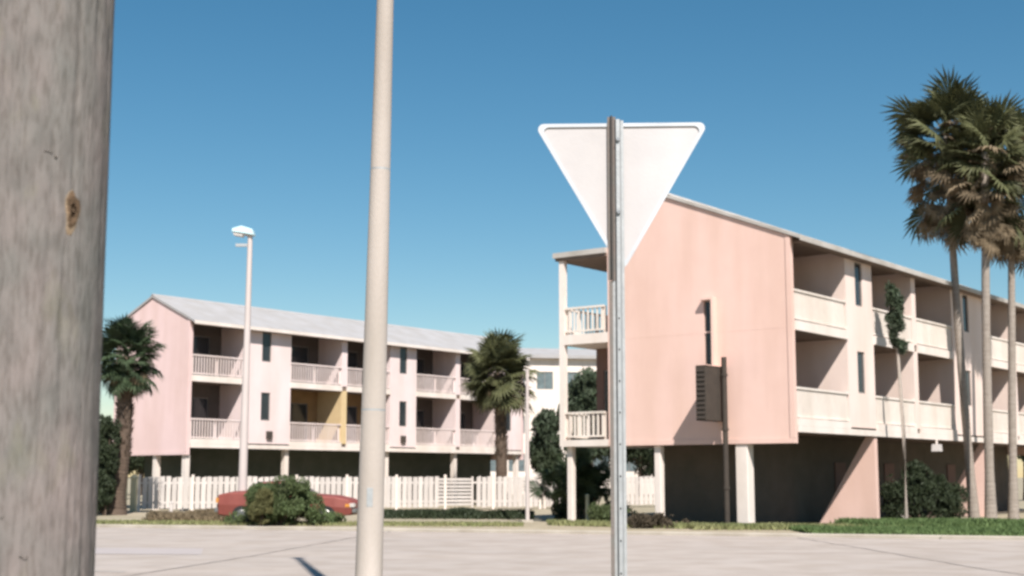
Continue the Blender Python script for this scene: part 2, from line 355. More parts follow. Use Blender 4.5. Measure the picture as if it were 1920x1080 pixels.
def building(name, label, loc, LEN, DEP, peak, segs, pal, rec=2.0, back_cut=None, gable_holes=(), overhang=.38, seam=True):
    root = thing(name, label, 'apartment building', loc, ANG)
    PK, CR, RC, CO, RF = (M[k] for k in pal)
    ZB, Z0, Z1, ZE = 2.6, 3.3, 6.34, 9.0
    gend = back_cut if back_cut else DEP
    # gable wall
    gm = MB(); wall_holes(gm, 'x', 0, .22, 0, gend, ZB, ZE, gable_holes)
    gp = [(0, ZE), (DEP, ZE), (DEP / 2, peak)]
    if back_cut: gp = [(0, ZE), (back_cut, ZE), (back_cut, ZE + (peak - ZE) * (DEP - back_cut) / (DEP / 2)), (DEP / 2, peak)]
    gm.prism(gp, 0, .22, 'x')
    gm.build('gable_wall', PK, root)
    # far gable wall
    g2 = MB(); g2.box(LEN - .22, LEN, 0, gend, ZB, ZE); g2.prism(gp, LEN - .22, LEN, 'x'); g2.build('gable_wall', PK, root)
    # floor line trim on the gable
    tr = MB(); tr.box(-.025, 0, 0, gend, ZB, ZB + .16); tr.build('base_trim', PK, root)
    tr = MB(); tr.box(-.003, 0, .13, gend, Z1 - .20, Z1 - .14); tr.build('floor_band', PK, root)
    tr = MB(); tr.box(-.03, 0, -.03, .13, ZB + .16, ZE - .05); tr.build('corner_board', PK, root)
    # floor slabs
    for (za, zb) in ((Z0 - .12, Z0), (Z1 - .24, Z1)):
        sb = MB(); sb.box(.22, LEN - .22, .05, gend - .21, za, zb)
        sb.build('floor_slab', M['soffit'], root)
    # front wall pieces + recesses
    for (kind, s0, s1) in segs:
        if kind == 'W':
            for (za, zb, i) in ((Z0 - .1, Z1, 0), (Z1, ZE, 1)):
                wl = MB(); u = s0 + (s1 - s0) * .36; ww = .62
                hz = (za + 1.15, za + 2.55) if i == 0 else (za + .95, za + 2.45)
                a0 = s0 if s0 > .3 else .22; a1 = s1 if s1 < LEN - .3 else LEN - .22
                wall_holes(wl, 'y', 0, .18, a0, a1, za, zb, [(u, u + ww, *hz)])
                wl.box(a0, a0 + .16, .18, rec, za, zb); wl.box(a1 - .16, a1, .18, rec, za, zb)
                wl.build('front_wall', CR, root)
                window(root, u, u + ww, *hz)
        elif kind == 'D':      # divider between two balconies
            och = M['ochre'] if (pal[4] == 'roof' and s0 < 12) else CR
            MB().box(s0, s1, 0, rec, Z0, Z1 - .24).build('divider_wall', och, root); MB().box(s0, s1, 0, rec, Z1, ZE).build('divider_wall', CR, root)
        else:
            for (zf, zc) in ((Z0, Z1 - .24), (Z1, ZE)):
                a0 = s0 if s0 > .3 else .22
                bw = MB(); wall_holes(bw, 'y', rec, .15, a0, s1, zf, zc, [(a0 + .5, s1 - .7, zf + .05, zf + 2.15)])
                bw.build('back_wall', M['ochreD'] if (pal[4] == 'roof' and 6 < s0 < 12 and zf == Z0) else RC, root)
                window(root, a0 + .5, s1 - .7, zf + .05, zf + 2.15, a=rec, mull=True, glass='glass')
                railing(root, a0, s1, zf, a=-.02, m='rail' if pal[4] == 'roofR' else 'railL', gap=.115 if pal[4] == 'roofR' else .17, pw=.075 if pal[4] == 'roofR' else .06)
    # fascia beams at the slab edges
    for (za, zb) in ((Z0 - .16, Z0 + .06), (Z1 - .26, Z1 + .04)):
        for (kind, s0, s1) in segs:
            if kind == 'B':
                fb = MB(); fb.box(max(s0, .23) if s0 < .3 else s0, s1, -.05, .04, za, zb); fb.build('slab_fascia', M['trim'], root)
    fb = MB(); fb.box(.23, LEN - .22, -.06, -.005, Z0 - .36, Z0 - .165); fb.build('fascia_board', M['trim'], root)
    fb = MB(); fb.box(.23, LEN - .22, .0, .2, Z0 - .35, Z0 - .165); fb.build('edge_beam', M['soffit'], root)
    # rear wall, attic closing
    rw = MB(); rw.box(.22, LEN - .22, gend - .2, gend, ZB, ZE if not back_cut else 9.78); rw.build('rear_wall', PK, root)
    # roof
    rise = peak - ZE; half = DEP / 2; k = rise / half; th = .11
    for sgn in (0, 1):
        e = overhang if not (back_cut and sgn) else -(DEP - back_cut) + .02
        def yy(t): return t if sgn == 0 else DEP - t
        poly = [(yy(-e), ZE - k * e + .02), (yy(half), peak + .02), (yy(half), peak + .02 + th), (yy(-e), ZE - k * e + .02 + th)]
        rf = MB(); rf.prism(poly, -.07, LEN + .07, 'x'); r_ = rf.build('roof_slope', RF, root)
    fa = MB(); fa.box(-.07, LEN + .07, -overhang - .035, -overhang - .004, ZE - k * overhang - .04, ZE - k * overhang + .12)
    fa.build('eave_fascia', M['roofR'] if pal[4] == 'roofR' else M['trim'], root)
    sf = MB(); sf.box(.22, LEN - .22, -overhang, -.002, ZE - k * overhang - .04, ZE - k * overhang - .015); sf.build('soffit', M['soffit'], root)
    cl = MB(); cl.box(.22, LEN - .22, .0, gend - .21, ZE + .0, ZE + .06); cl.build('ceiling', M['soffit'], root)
    rc = MB(); rc.prism([(half - .18, peak - k * .18 + .025 + th), (half, peak + .045 + th), (half + .18, peak - k * .18 + .025 + th), (half, peak + .09 + th)], -.08, LEN + .08, 'x')
    rc.build('ridge_cap', RF, root)
    return root

# ---- right building
P0 = (X(1492, 42), 42.0, 0)
segsR = [('B', 0, 4.1), ('W', 4.1, 6.3), ('B', 6.3, 9.9), ('D', 9.9, 10.3), ('B', 10.3, 14.0), ('W', 14.0, 17.7),
         ('B', 17.7, 21.3), ('D', 21.3, 21.7), ('B', 21.7, 25.4), ('W', 25.4, 29.1)]
RB = building('apartment_building', 'near salmon pink three storey apartment block on columns, blank gable end behind the triangular sign',
              P0, 29.1, 8.76, 10.72, segsR, ('pink', 'cream', 'recess', 'core', 'roofR'), back_cut=6.75,
              gable_holes=[(2.68, 3.06, 5.05, 7.19)])
# slot window with projecting jambs in the gable, and the deep projecting bay below it
MB().box(-.24, 0, 2.60, 2.678, 5.03, 7.27).box(-.24, 0, 2.678, 3.08, 7.19, 7.27).build('window_surround', M['pink'], RB)
window(RB, 2.68, 3.06, 5.05, 7.19, axis='x', a=0.02)
MB().box(-1.3, -.001, 2.30, 2.66, 3.3, 5.0).build('projecting_bay', M['darkB'], RB, bevel=.01)
lv = MB()
for i in range(11): lv.box(-1.335, -1.302, 2.33, 2.63, 3.36 + i * .145, 3.42 + i * .145)
lv.build('louvre_slat', M['dark'], RB, kind='stuff')
MB().box(-1.32, 0, 2.28, 2.68, 5.003, 5.025).build('bay_cap', M['pink'], RB)
# rear corner balconies behind the gable (open towards the rear corner), under a flat roof of their own
for zf in (2.6, 6.2):
    MB().box(0, 4.4, 6.752, 8.76, zf - (.0 if zf < 3 else .12), zf + .22).build('balcony_floor', M['trim'], RB)
    railing(RB, 6.95, 8.55, zf + .22, side='x', a=.02, h=.95, gap=.19, pw=.07)
    railing(RB, .25, 4.3, zf + .22, side='y', a=8.56, h=.95, gap=.19, pw=.07)
for zt in ((2.82, 6.08), (6.42, 9.02)):
    MB().box(0, .2, 8.56, 8.76, *zt).build('balcony_post', M['trim'], RB)
    MB().box(4.2, 4.4, 8.56, 8.76, *zt).build('balcony_post', M['trim'], RB)
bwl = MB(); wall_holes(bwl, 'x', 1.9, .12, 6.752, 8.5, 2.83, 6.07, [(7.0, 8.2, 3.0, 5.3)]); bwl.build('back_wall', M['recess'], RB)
window(RB, 7.0, 8.2, 3.0, 5.3, axis='x', a=1.9, mull=True)
MB().box(-.12, 4.5, 6.752, 8.95, 9.12, 9.30).build('balcony_roof', M['roofR'], RB)
MB().box(-.06, 4.4, 6.76, 8.88, 9.02, 9.115).build('soffit', M['soffit'], RB)
# columns
for (s, t, wd, lab) in ((.22, 1.84, .42, 1), (.22, 4.95, .24, 0), (.3, 8.5, .22, 0), (23.6, .25, .2, 0)):
    MB().box(s - wd / 2 + .02, s + wd / 2 + .02, t - wd / 2, t + wd / 2, 0, 2.6 if s < 1 else 2.94).build('column', M['trim'], RB, bevel=.02)
MB().box(.06, .44, 1.58, 2.10, 0, .16).build('column_base', M['kerb'], RB)
# fin walls carrying the facade, cut to the triangle that sunlight leaves on them
for s in (6.05, 17.45, 28.85): MB().prism([(0, 0), (2.1, 0), (.3, 2.93), (0, 2.93)], s, s + .25, 'x').build('sunlit_fin', M['pink'], RB)
# enclosed core under the slab
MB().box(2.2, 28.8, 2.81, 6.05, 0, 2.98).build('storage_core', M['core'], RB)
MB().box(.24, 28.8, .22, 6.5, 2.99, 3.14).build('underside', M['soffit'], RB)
for s in (9.0, 13.6, 20.5, 24.5): MB().box(s, s + .95, 2.76, 2.805, 0.03, 2.1).build('storage_door', M['recess'], RB)
ground_shade = raw('shade_pad', [(RB.location + Matrix.Rotation(ANG, 3, 'Z') @ Vector(p))[:] for p in ((.6, .8, .006), (29, .8, .006), (29, 8.6, .006), (.6, 8.6, .006))], [(0, 1, 2, 3)], M['ground_shade'], kind='structure')  # dark sheet laid in for the shade under the block
# hanging lamp under the facade edge
def loc(root, s, t, z): return root.location + Matrix.Rotation(ANG, 3, 'Z') @ Vector((s, t, z))
hlz = 2.94
hl = thing('flood_lamp', 'small white flood lamp hanging under the floor edge of the near pink building', 'lamp', loc(RB, 11.6, -.1, 2.93), ANG)
MB().box(-.03, .03, -.03, .03, -.16, .02).build('bracket', M['trim'], hl)
MB().prism([(-.16, -.16), (.16, -.16), (.22, -.42), (-.22, -.42)], -.13, .13, 'y').build('housing', M['white'], hl)
# pipe down the gable to the ground
pp = thing('downpipe', 'dark rusty pipe from the gable bay of the near pink building to the ground', 'pipe', loc(RB, -.4, 2.15, 0))
MB().tube([(0, 0, 0), (0, 0, 3.2), (0, 0, 5.3)], .085, 10).build('pipe', M['darkB'], pp, smooth=True)
for z in (1.2, 3.0, 4.7): MB().tube([(0, 0, z), (0, 0, z + .08)], .11, 10).build('collar', M['darkB'], pp)
MB().box(-.14, .14, -.14, .14, 0, .06).build('foot', M['kerb'], pp)

# ---- left building
P1 = (X(347, 65), 65.0, 0)
segsL = [('B', 0, 3.5), ('W', 3.5, 6.6), ('B', 6.6, 10.3), ('D', 10.3, 10.7), ('B', 10.7, 14.1), ('W', 14.1, 16.3),
         ('B', 16.3, 19.8), ('D', 19.8, 20.2), ('B', 20.2, 23.6), ('W', 23.6, 26.2)]
LB = building('apartment_building', 'far pale pink three storey apartment block with a light grey roof, behind the white fence',
              P1, 26.4, 5.6, 10.25, segsL, ('pinkL', 'creamL', 'recessL', 'coreL', 'roof'), rec=1.8, overhang=.42)
for (s, t) in ((.22, .25), (.22, 2.4), (.22, 5.1), (6.6, .3), (14.1, .3), (20.0, .3), (26.0, .3)):
    MB().box(s - .13, s + .13, t - .13, t + .13, 0, 2.6 if s < 1 else 2.94).build('column', M['trim'], LB)
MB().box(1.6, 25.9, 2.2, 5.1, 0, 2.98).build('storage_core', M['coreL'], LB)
MB().box(.24, 25.9, .22, 5.18, 2.99, 3.14).build('underside', M['soffit'], LB)
for s in (5.0, 15.0): MB().box(s, s + .35, -.12, -.002, 3.45, 3.83).build('wall_vent', M['dark'], LB)

# ---- distant white block between the two
FB = thing('white_building', 'distant white building top showing above dark trees between the two pink blocks', 'building', (X(1060, 125), 125, 0), R(10))
fw = MB(); wall_holes(fw, 'y', 0, .3, -9, 9, 0, 12.2, [(x, x + 1.5, z, z + 1.6) for x in (-7.8, -5.2, -2.6, 0, 2.6, 5.2) for z in (2, 5.4, 9.4)])
fw.box(-9, 9, .3, 10, 0, 12.19); fw.build('wall', M['trim'], FB)
for x in (-7.8, -5.2, -2.6, 0, 2.6, 5.2):
    for z in (2, 5.4, 9.4): window(FB, x, x + 1.5, z, z + 1.6, a=.02, glass='glassB', mull=True)
rf = MB(); rf.prism([(-.6, 12.2), (10.6, 12.2), (10.6, 12.5), (5, 13.6), (-.6, 12.5)], -9.5, 9.5, 'x'); rf.build('roof', M['roof'], FB)

# ---------------------------------------------------------------- white board fences
def fence(name, label, xa, ya, xb, yb, gate=None, H=1.58):
    a = math.atan2(yb - ya, xb - xa); L = math.hypot(xb - xa, yb - ya)
    r_ = thing(name, label, 'fence', (xa, ya, 0), a)
    bd = MB().box(0, .225, -.012, .012, .12, H).mesh('board', M['white'])
    bds = MB().add([(0, -.012, .12), (.225, -.012, .12), (.225, .012, .12), (0, .012, .12), (0, -.012, H - .05), (.225, -.012, H + .02), (.225, .012, H + .02), (0, .012, H - .05)],
                   [(0, 3, 2, 1), (4, 5, 6, 7), (0, 1, 5, 4), (1, 2, 6, 5), (2, 3, 7, 6), (3, 0, 4, 7)]).mesh('board', M['white'])
    x = .14; k = 0
    while x < L - .25:
        if not (gate and gate[0] - .1 < x < gate[1]):
            inst('board', bd if k % 5 else bds, r_, (x, rnd.uniform(-.006, .006), rnd.uniform(-.03, .02)), (0, rnd.uniform(-.008, .008), 0), (rnd.uniform(.93, 1), 1, 1))
        x += .262; k += 1
    for z in (.35, 1.25):
        MB().box(0, L, .02, .07, z, z + .09).build('rail', M['white'], r_)
    pm = MB().box(-.06, .06, -.075, .045, 0, H + .09).mesh('post', M['trim'], bevel=.012)
    np_ = max(1, round(L / 2.4))
    for i in range(np_ + 1): inst('post', pm, r_, (L * i / np_, -.0, 0))
    if gate:
        gm = MB().box(gate[0], gate[1], -.015, .015, 0, .11).mesh('gate_slat', M['white'])
        z = .2
        while z < H - .1: inst('gate_slat', gm, r_, (0, rnd.uniform(-.005, .005), z)); z += .17
        for gx in (gate[0] - .09, gate[1]): MB().box(gx, gx + .09, -.05, .02, .1, H).build('gate_frame', M['white'], r_)
    return r_
fence('board_fence', 'long white board fence in front of the far pink apartment block', X(262, 63.6), 63.6, X(1012, 68.4), 68.4, gate=(13.9, 15.6))
fence('board_fence', 'short piece of white board fence seen under the near pink block', X(1168, 72.3), 72.3, X(1262, 73.2), 73.2)
fence('board_fence', 'white board fence fragment behind the dark fan palm clump', X(1020, 69), 69, X(1062, 70), 70, H=1.3)
for i, (px, Y, lab) in enumerate(((233, 62.0, 'left one of two pale yellow posts at the left end of the white fence'), (252, 62.6, 'right one of two pale yellow posts at the left end of the white fence'))):
    t = thing('post', lab, 'post', (X(px, Y), Y, 0), 0, 'pale yellow posts by the fence')
    MB().box(-.13, .13, -.13, .13, 0, 1.5).build('shaft', M['creampost'], t, bevel=.02)
    MB().prism([(-.17, 1.5), (.17, 1.5), (.17, 1.56), (0, 1.68), (-.17, 1.56)], -.17, .17, 'y').build('cap', M['creampost'], t)
# small posts
def small_post(px, py, h, r, lab, m='white'):
    Y = D(py); t = thing('bollard', lab, 'bollard', (X(px, Y), Y, 0))
    MB().tube([(0, 0, 0), (0, 0, h - r * .4)], r, 12).build('shaft', M[m], t, smooth=False)
    MB().tube([(0, 0, h - r * .4), (0, 0, h), (0, 0, h + r * .5)], [r * 1.15, r * 1.1, r * .4], 12).build('cap', M[m], t)
small_post(323, 972, .62, .07, 'small grey white bollard on the verge left of the street lamp')
small_post(1684, 976, .5, .17, 'short white bollard on the grass right of the pink fin wall')
small_post(1101, 978, .95, .07, 'pale greenish marker post in front of the dark fan palm clump', 'creampost')
tp = thing('slim_post', 'tall slim pale pink post between the far fence and the dark fan palm clump', 'post', (X(989, 49), 49, 0))
MB().tube([(0, 0, 0), (0, 0, 5.3)], [.075, .055], 10).build('shaft', M['lamp_pole'], tp, smooth=True)
MB().tube([(0, 0, 5.3), (0, 0, 5.36)], [.07, .05], 10).build('cap', M['lamp_pole'], tp)
MB().box(-.2, .2, -.2, .2, 0, .08).build('footing', M['kerb'], tp)

# ---------------------------------------------------------------- small street lamp
Y = 47.8
sl_ = thing('street_lamp', 'slim pale street lamp with a single box head, before the far pink block', 'street lamp', (X(455, Y), Y, 0))
sl_.rotation_euler = (0, R(.25), 0)
MB().tube([(0, 0, .3), (0, 0, 5), (0, 0, 10.05)], [.16, .125, .085], 14).build('pole', M['lamp_pole'], sl_, smooth=True)
MB().box(-.22, .22, -.22, .22, 0, .3).build('base', M['creampost'], sl_, bevel=.02)
MB().tube([(0, 0, 9.98), (-.25, 0, 10.12)], [.06, .05], 10).build('arm', M['lamp_pole'], sl_, smooth=True)
MB().prism([(.16, 10.0), (.10, 10.22), (-.30, 10.34), (-.62, 10.24), (-.62, 10.12), (-.2, 10.06)], -.2, .2, 'y').build('lamp_head', M['lum'], sl_, bevel=.02)
MB().prism([(-.22, 10.045), (-.58, 10.10), (-.56, 10.02), (-.26, 9.96)], -.16, .16, 'y').build('lens', M['headlight'], sl_)
MB().box(-.5, -.09, -.05, .05, 9.62, 9.72).build('bracket', M['galv'], sl_)

# ---------------------------------------------------------------- tall pole
Y = 16.0
tpole = thing('lamp_pole', 'tall tapering cream concrete pole close by, between the street lamp and the sign', 'pole', (X(693, Y), Y, 0))
tpole.rotation_euler = (0, R(.85), 0)
MB().tube([(0, 0, 0), (0, 0, .45), (0, 0, 7.1), (0, 0, 12.4)], [.17, .158, .1035, .062], 28).build('pole', M['conc'], tpole, smooth=True)
for zz, rr_ in ((2.35, .1425), (5.2, .1195)): MB().tube([(0, 0, zz), (0, 0, zz + .022)], rr_, 28).build('strap', M['galv'], tpole)
MB().box(-.035, .035, -.152, -.13, 1.25, 1.47).build('hand_hole_cover', M['galv'], tpole, bevel=.004)
MB().tube([(0, 0, 0), (0, 0, .18), (0, 0, .26)], [.27, .27, .18], 20).build('base', M['conc'], tpole)
MB().tube([(0, 0, 12.4), (0, 0, 12.5), (0, 0, 12.7), (0, 0, 12.8)], [.08, .12, .13, .05], 14).build('lamp_head', M['lum'], tpole)

# ---------------------------------------------------------------- utility pole at the left edge
Y = 3.1
up = thing('utility_pole', 'thick weathered grey wooden utility pole close up at the left edge', 'utility pole', (-1.098, Y, 0))
seg, rows = 160, 260; H = 9.0; v = []; f = []
from mathutils import noise
for j in range(rows + 1):
    z = H * j / rows
    for i in range(seg):
        a = 2 * math.pi * i / seg
        r0 = .171 - .0042 * z
        nv = noise.noise(Vector((math.cos(a) * 7, math.sin(a) * 7, z * .45)))
        cr = noise.noise(Vector((math.cos(a) * 16 + 9, math.sin(a) * 16, z * .35 + 3)))
        crack = -.007 * max(0, 1 - abs(cr) * 14)
        r_ = r0 + .0022 * nv + crack + .0012 * noise.noise(Vector((math.cos(a) * 30, math.sin(a) * 30, z * 3)))
        v.append((r_ * math.cos(a), r_ * math.sin(a), z))
for j in range(rows):
    for i in range(seg):
        a_ = j * seg + i; b_ = j * seg + (i + 1) % seg; f.append((a_, b_, b_ + seg, a_ + seg))
raw('shaft', v, f, M['wood'], parent=up, smooth=True)
# knot: dark brown bore with a raised rim, on the camera-facing side
zk = Z(384, Y - .16); xk = X(121, Y - .16, zk) + 1.098
kr = .171 - .0042 * zk
yk = -math.sqrt(max(.0, kr ** 2 - xk ** 2))
kn = thing('tmp', 'x', 'x'); bpy.data.objects.remove(kn)
ang_k = math.atan2(yk, xk)
def knot(sx, sz, d, m, nm, z0=0.0, x0=0.0):
    vs = [(0, 0, 0)]; N = 28
    for ring, (q, h) in enumerate(((.45, 0.0), (.8, .0), (1.0, .002), (1.25, -.002))):
        for i in range(N):
            a = 2 * math.pi * i / N; wob = 1 + .16 * math.sin(3 * a + 1) + .08 * math.sin(5 * a)
            vs.append((sx * q * math.cos(a) * wob, h, sz * q * math.sin(a) * wob))
    fs = [(0, 1 + i, 1 + (i + 1) % N) for i in range(N)]
    for k in range(3):
        for i in range(N):
            a_ = 1 + k * N + i; b_ = 1 + k * N + (i + 1) % N; fs.append((a_, b_, b_ + N, a_ + N))
    out = []
    for (x_, y_, z_) in vs:
        aa = ang_k + (x_ + x0) / kr; rr = kr + d + y_ ; out.append((rr * math.cos(aa), rr * math.sin(aa), zk + z0 + z_))
    return raw(nm, out, fs, m, parent=up, smooth=True)
M['knot'] = mat('dark_knot', (.16, .10, .06), .95, (.06, .04, .025), 30, .9, .8, 60)
M['knotrim'] = mat('tan_knot_rim', (.27, .175, .10), .95, (.20, .165, .125), 25, .9, .4, 60)
knot(.0145, .040, .0012, M['knotrim'], 'knot_rim', -.006)
knot(.0125, .033, .0036, M['knot'], 'knot')

r9 = random.Random(4)
for k in range(9):
    a = R(r9.uniform(-120, -50)); z = r9.uniform(1.1, 2.6); rr_ = .171 - .0042 * z
    c = Vector((rr_ * math.cos(a), rr_ * math.sin(a), z)); d = Vector((math.cos(a), math.sin(a), 0)); t_ = Vector((-d.y, d.x, 0))
    if k % 2: MB().tube([c - d * .004, c + d * .003], .0028, 8).build('nail', M['rust_and_shade'], up)
    else:
        e = Vector((0, 0, .012)) if k % 4 else t_ * .008
        MB().tube([c - e - d * .003, c - e + d * .003, c + e + d * .003, c + e - d * .003], .0011, 6).build('staple', M['rust_and_shade'], up)

# ---------------------------------------------------------------- give-way sign from behind
Y = 6.55
sg = thing('road_sign', 'white back of a triangular give way sign pointing down, on a metal post', 'road sign', (X(1155, Y), Y, 0))
zt = Z(229, Y); S = .82
def tri(s, r, n_=7):
    hgt = s * math.sqrt(3) / 2
    cs = [(-s / 2 + .035, 0), (s / 2 + .035, 0), (.035, -hgt)]; cen = (.035, -hgt / 3); pts = []
    for c in cs:
        d = Vector((cen[0] - c[0], cen[1] - c[1])).normalized(); o = Vector(c) + d * (2 * r); base = math.atan2(-d.y, -d.x)
        for k in range(n_ + 1):
            a = base + R(60) - R(120) * k / n_; pts.append((o.x + r * math.cos(a), o.y + r * math.sin(a)))
    return pts[::-1]
pl = tri(S + .03, .028)
def plate(s, y0, y1, m, nm, dz=0):
    p_ = [(a, b_ + zt + dz) for a, b_ in tri(s, .028)]
    # sort by angle around centroid for a clean outline
    cx = .035; cz = sum(q[1] for q in p_) / len(p_)
    p_.sort(key=lambda q: math.atan2(q[1] - cz, q[0] - cx))
    return MB().prism(p_, y0, y1, 'y').build(nm, m, sg)
plate(S + .035, .030, .0335, M['alu'], 'plate')
plate(S + .035, .0337, .0345, M['red'], 'sign_face')
# folded rim standing proud of the back
def rim(s_out, w_):
    hgt = s_out * math.sqrt(3) / 2; o = [(a, b_ + zt) for a, b_ in tri(s_out, .028)]; cz = zt - hgt / 3
    o.sort(key=lambda q: math.atan2(q[1] - cz, q[0] - .035)); sc_ = 1 - w_ / (hgt / 3)
    i_ = [(.035 + (a - .035) * sc_, cz + (b_ - cz) * sc_) for a, b_ in o]; N = len(o); vs = []; fs = []
    for (pts, y) in ((o, .022), (i_, .022), (i_, .0298), (o, .0298)): vs += [(a, y, b_) for a, b_ in pts]
    for k in range(4):
        for i in range(N): fs.append((k * N + i, k * N + (i + 1) % N, ((k + 1) % 4) * N + (i + 1) % N, ((k + 1) % 4) * N + i))
    return MB().add(vs, fs).build('rim', M['rim'], sg)
rim(S + .037, .017)
# channel post (hat section facing the camera) and dark strips painting its left side in shade
def channel(x0, x1, y0, y1, z0, z1, m, nm):
    t = .004; q = .012
    prof = [(x0, y1), (x0 + q, y1), (x0 + q + .008, y0), (x1 - q - .008, y0), (x1 - q, y1), (x1, y1), (x1, y1 + t), (x0, y1 + t)]
    return MB().prism(prof, z0, z1, 'z').build(nm, m, sg)
channel(-.012, .045, -.010, .016, 0, zt + .012, M['galv'], 'channel_post')
channel(-.034, .006, -.020, .014, zt - .78, zt + .03, M['rust_and_shade'], 'shaded_side_channel')
MB().box(-.030, -.0125, -.004, .016, 0, zt - .785).build('shaded_side_strip', M['rust_and_shade'], sg)
for z in (zt - .09, zt - .45):
    MB().tube([(.018, -.011, z), (.018, -.022, z)], .0095, 6).build('bolt', M['bolt'], sg)
for i in range(16): 
    z = .25 + i * .15
    if z < zt - .85: MB().tube([(.0165, -.0105, z), (.0165, -.012, z)], .0045, 8).build('bolt_hole', M['rubber'], sg)
sg.rotation_euler = (0, R(.15), R(-3))

# ---------------------------------------------------------------- palms
def fan_frond(seed, petl, rad, m, fold=.25, spread=130, droop=.35, nseg=22):
    r_ = random.Random(seed); v = []; f = []
    # petiole (slightly arched)
    def P(d): return Vector((d, 0, .10 * math.sin(d / petl * 1.4) - .06 * (d / petl) ** 2))
    n_ = 4
    for i in range(n_):
        a, b_ = P(petl * i / n_), P(petl * (i + 1) / n_); w_ = .022
        o = len(v)
        for p in (a, b_): v += [(p.x, -w_, p.z), (p.x, w_, p.z), (p.x, 0, p.z - .02)]
        f += [(o, o + 1, o + 4, o + 3), (o + 1, o + 2, o + 5, o + 4), (o + 2, o, o + 3, o + 5)]
    c = P(petl)
    for i in range(nseg):
        a = R(-spread + 2 * spread * (i + .5) / nseg); L = rad * (1 - .30 * abs(a / R(spread)) ** 2) * r_.uniform(.86, 1.05)
        d = Vector((math.cos(a), math.sin(a), 0)); s = Vector((-d.y, d.x, 0)); wd = .030 * rad / .9 * 1.5
        dr = droop * r_.uniform(.6, 1.4); o = len(v)
        mid = c + d * L * .55 + Vector((0, 0, -.04 + .06 * (i % 2) * fold * 2)); tip = c + d * L * (1 - .18 * dr) + Vector((0, 0, -dr * L * .55))
        v += [tuple(c), tuple(mid - s * wd + Vector((0, 0, -.02))), tuple(mid + Vector((0, 0, .012))), tuple(mid + s * wd + Vector((0, 0, -.02))), tuple(tip)]
        f += [(o, o + 1, o + 2), (o, o + 2, o + 3), (o + 1, o + 4, o + 2), (o + 2, o + 4, o + 3)]
    me = bpy.data.meshes.new('frond'); me.from_pydata(v, [], f); me.materials.append(m); return me
def palm(px, Y, zc, label, lean=0, crown_off=0, rad=.95, pet=1.05, ng=46, nd=46, trunk_r=(.17, .13), tm='trunk', gm='leaf', group=None, zdead=(-70, 12), nm='palm_tree', seed=1, base_r=None, up_=(-28, 82), shaggy=0, skirt=2.0):
    r_ = random.Random(seed)
    base = Vector((X(px, Y, 0), Y, 0)); t = thing(nm, label, 'palm tree', base, 0, group)
    pts = []; rr = []; N = 26
    for i in range(N + 1):
        q = i / N; pts.append((lean * q + .12 * math.sin(q * 3 + seed), .08 * math.sin(q * 4 + seed), zc * q))
        rr.append((trunk_r[0] + (trunk_r[1] - trunk_r[0]) * q) * (1 + (.35 * (1 - q * 8) if q < .125 else 0)) * (1 + r_.uniform(-.03, .03)))
    MB().tube(pts, rr, 14).build('trunk', M[tm], t, smooth=True)
    # leaf scar rings / boots as one geometric part
    rg = MB(); step = .16 if not shaggy else .13
    z = .3
    while z < zc - .2:
        q = z / zc; i = min(N - 1, int(q * N)); fr = q * N - i
        c = Vector(pts[i]).lerp(Vector(pts[i + 1]), fr); rad_ = rr[i] * (1 - fr) + rr[i + 1] * fr
        if shaggy and z > zc * .35:
            for k in range(9):
                a = r_.uniform(0, 6.28); d = Vector((math.cos(a), math.sin(a), 0)); s_ = Vector((-d.y, d.x, 0)) * .05
                p0 = c + d * rad_ * .9; p1 = c + d * (rad_ + .11) + Vector((0, 0, .18))
                rg.add([p0 - s_, p0 + s_, p1 + s_ * .5, p1 - s_ * .5, p0 + d * .04 + Vector((0, 0, -.02))], [(0, 1, 2, 3), (0, 3, 4), (1, 4, 2), (2, 4, 3)])
        else:
            rg.tube([c - Vector((0, 0, .012)), c + Vector((0, 0, .012))], rad_ * 1.045, 12)
        z += step * r_.uniform(.8, 1.2)
    rg.build('trunk_ring', M[tm], t, kind='stuff')
    top = Vector(pts[-1])
    gms = [fan_frond(seed * 10 + k, pet * (.85 + .15 * k), rad * (.92 + .08 * k), M[gm], droop=.28 + .12 * k) for k in range(3)]
    dms = [fan_frond(seed * 10 + 5 + k, pet * (.75 + .2 * k), rad * .85, M['dead'], spread=62 + 22 * k, droop=.5, nseg=16) for k in range(3)]
    for k in range(ng):
        az = k * 2.39996 + r_.uniform(-.3, .3); q = (k + .5) / ng
        el = R(up_[1] + (up_[0] - up_[1]) * q ** .8 + r_.uniform(-8, 8)); s = r_.uniform(.82, 1.1)
        inst('frond', gms[k % 3], t, top + Vector((0, 0, .15 - .5 * q)), (R(r_.uniform(-50, 50)), -el, az), (s, s, s))
    for k in range(nd):
        az = k * 2.39996 + 1 + r_.uniform(-.3, .3); q = (k + .5) / nd
        el = R(zdead[1] + (zdead[0] - zdead[1]) * q + r_.uniform(-14, 14)); s = r_.uniform(.75, 1.2) * (1 - .12 * q)
        o = inst('frond', gms[k % 3] if (k % 4 == 1 and q < .75) else dms[k % 3], t, top + Vector((0, 0, -.15 - skirt * q)), (R(r_.uniform(-60, 60)), -el, az), (s, s, s))
        if k == 0: o['label'] = 'dry brown hanging frond'
    return t
GP = 'tall fan palms in front of the near block'
palm(1826, 52.3, Z(255, 52.3), 'tall fan palm with the fullest crown, leftmost of the three at the right', lean=-.35, seed=3, rad=1.15, pet=1.25, ng=64, nd=84, group=GP, trunk_r=(.165, .125), skirt=2.7)
palm(1862, 50.6, Z(285, 50.6), 'middle tall fan palm, crown half hidden by the leftmost palm', lean=.3, seed=4, rad=1.05, pet=1.1, ng=44, nd=92, group=GP, trunk_r=(.175, .13), skirt=2.4)
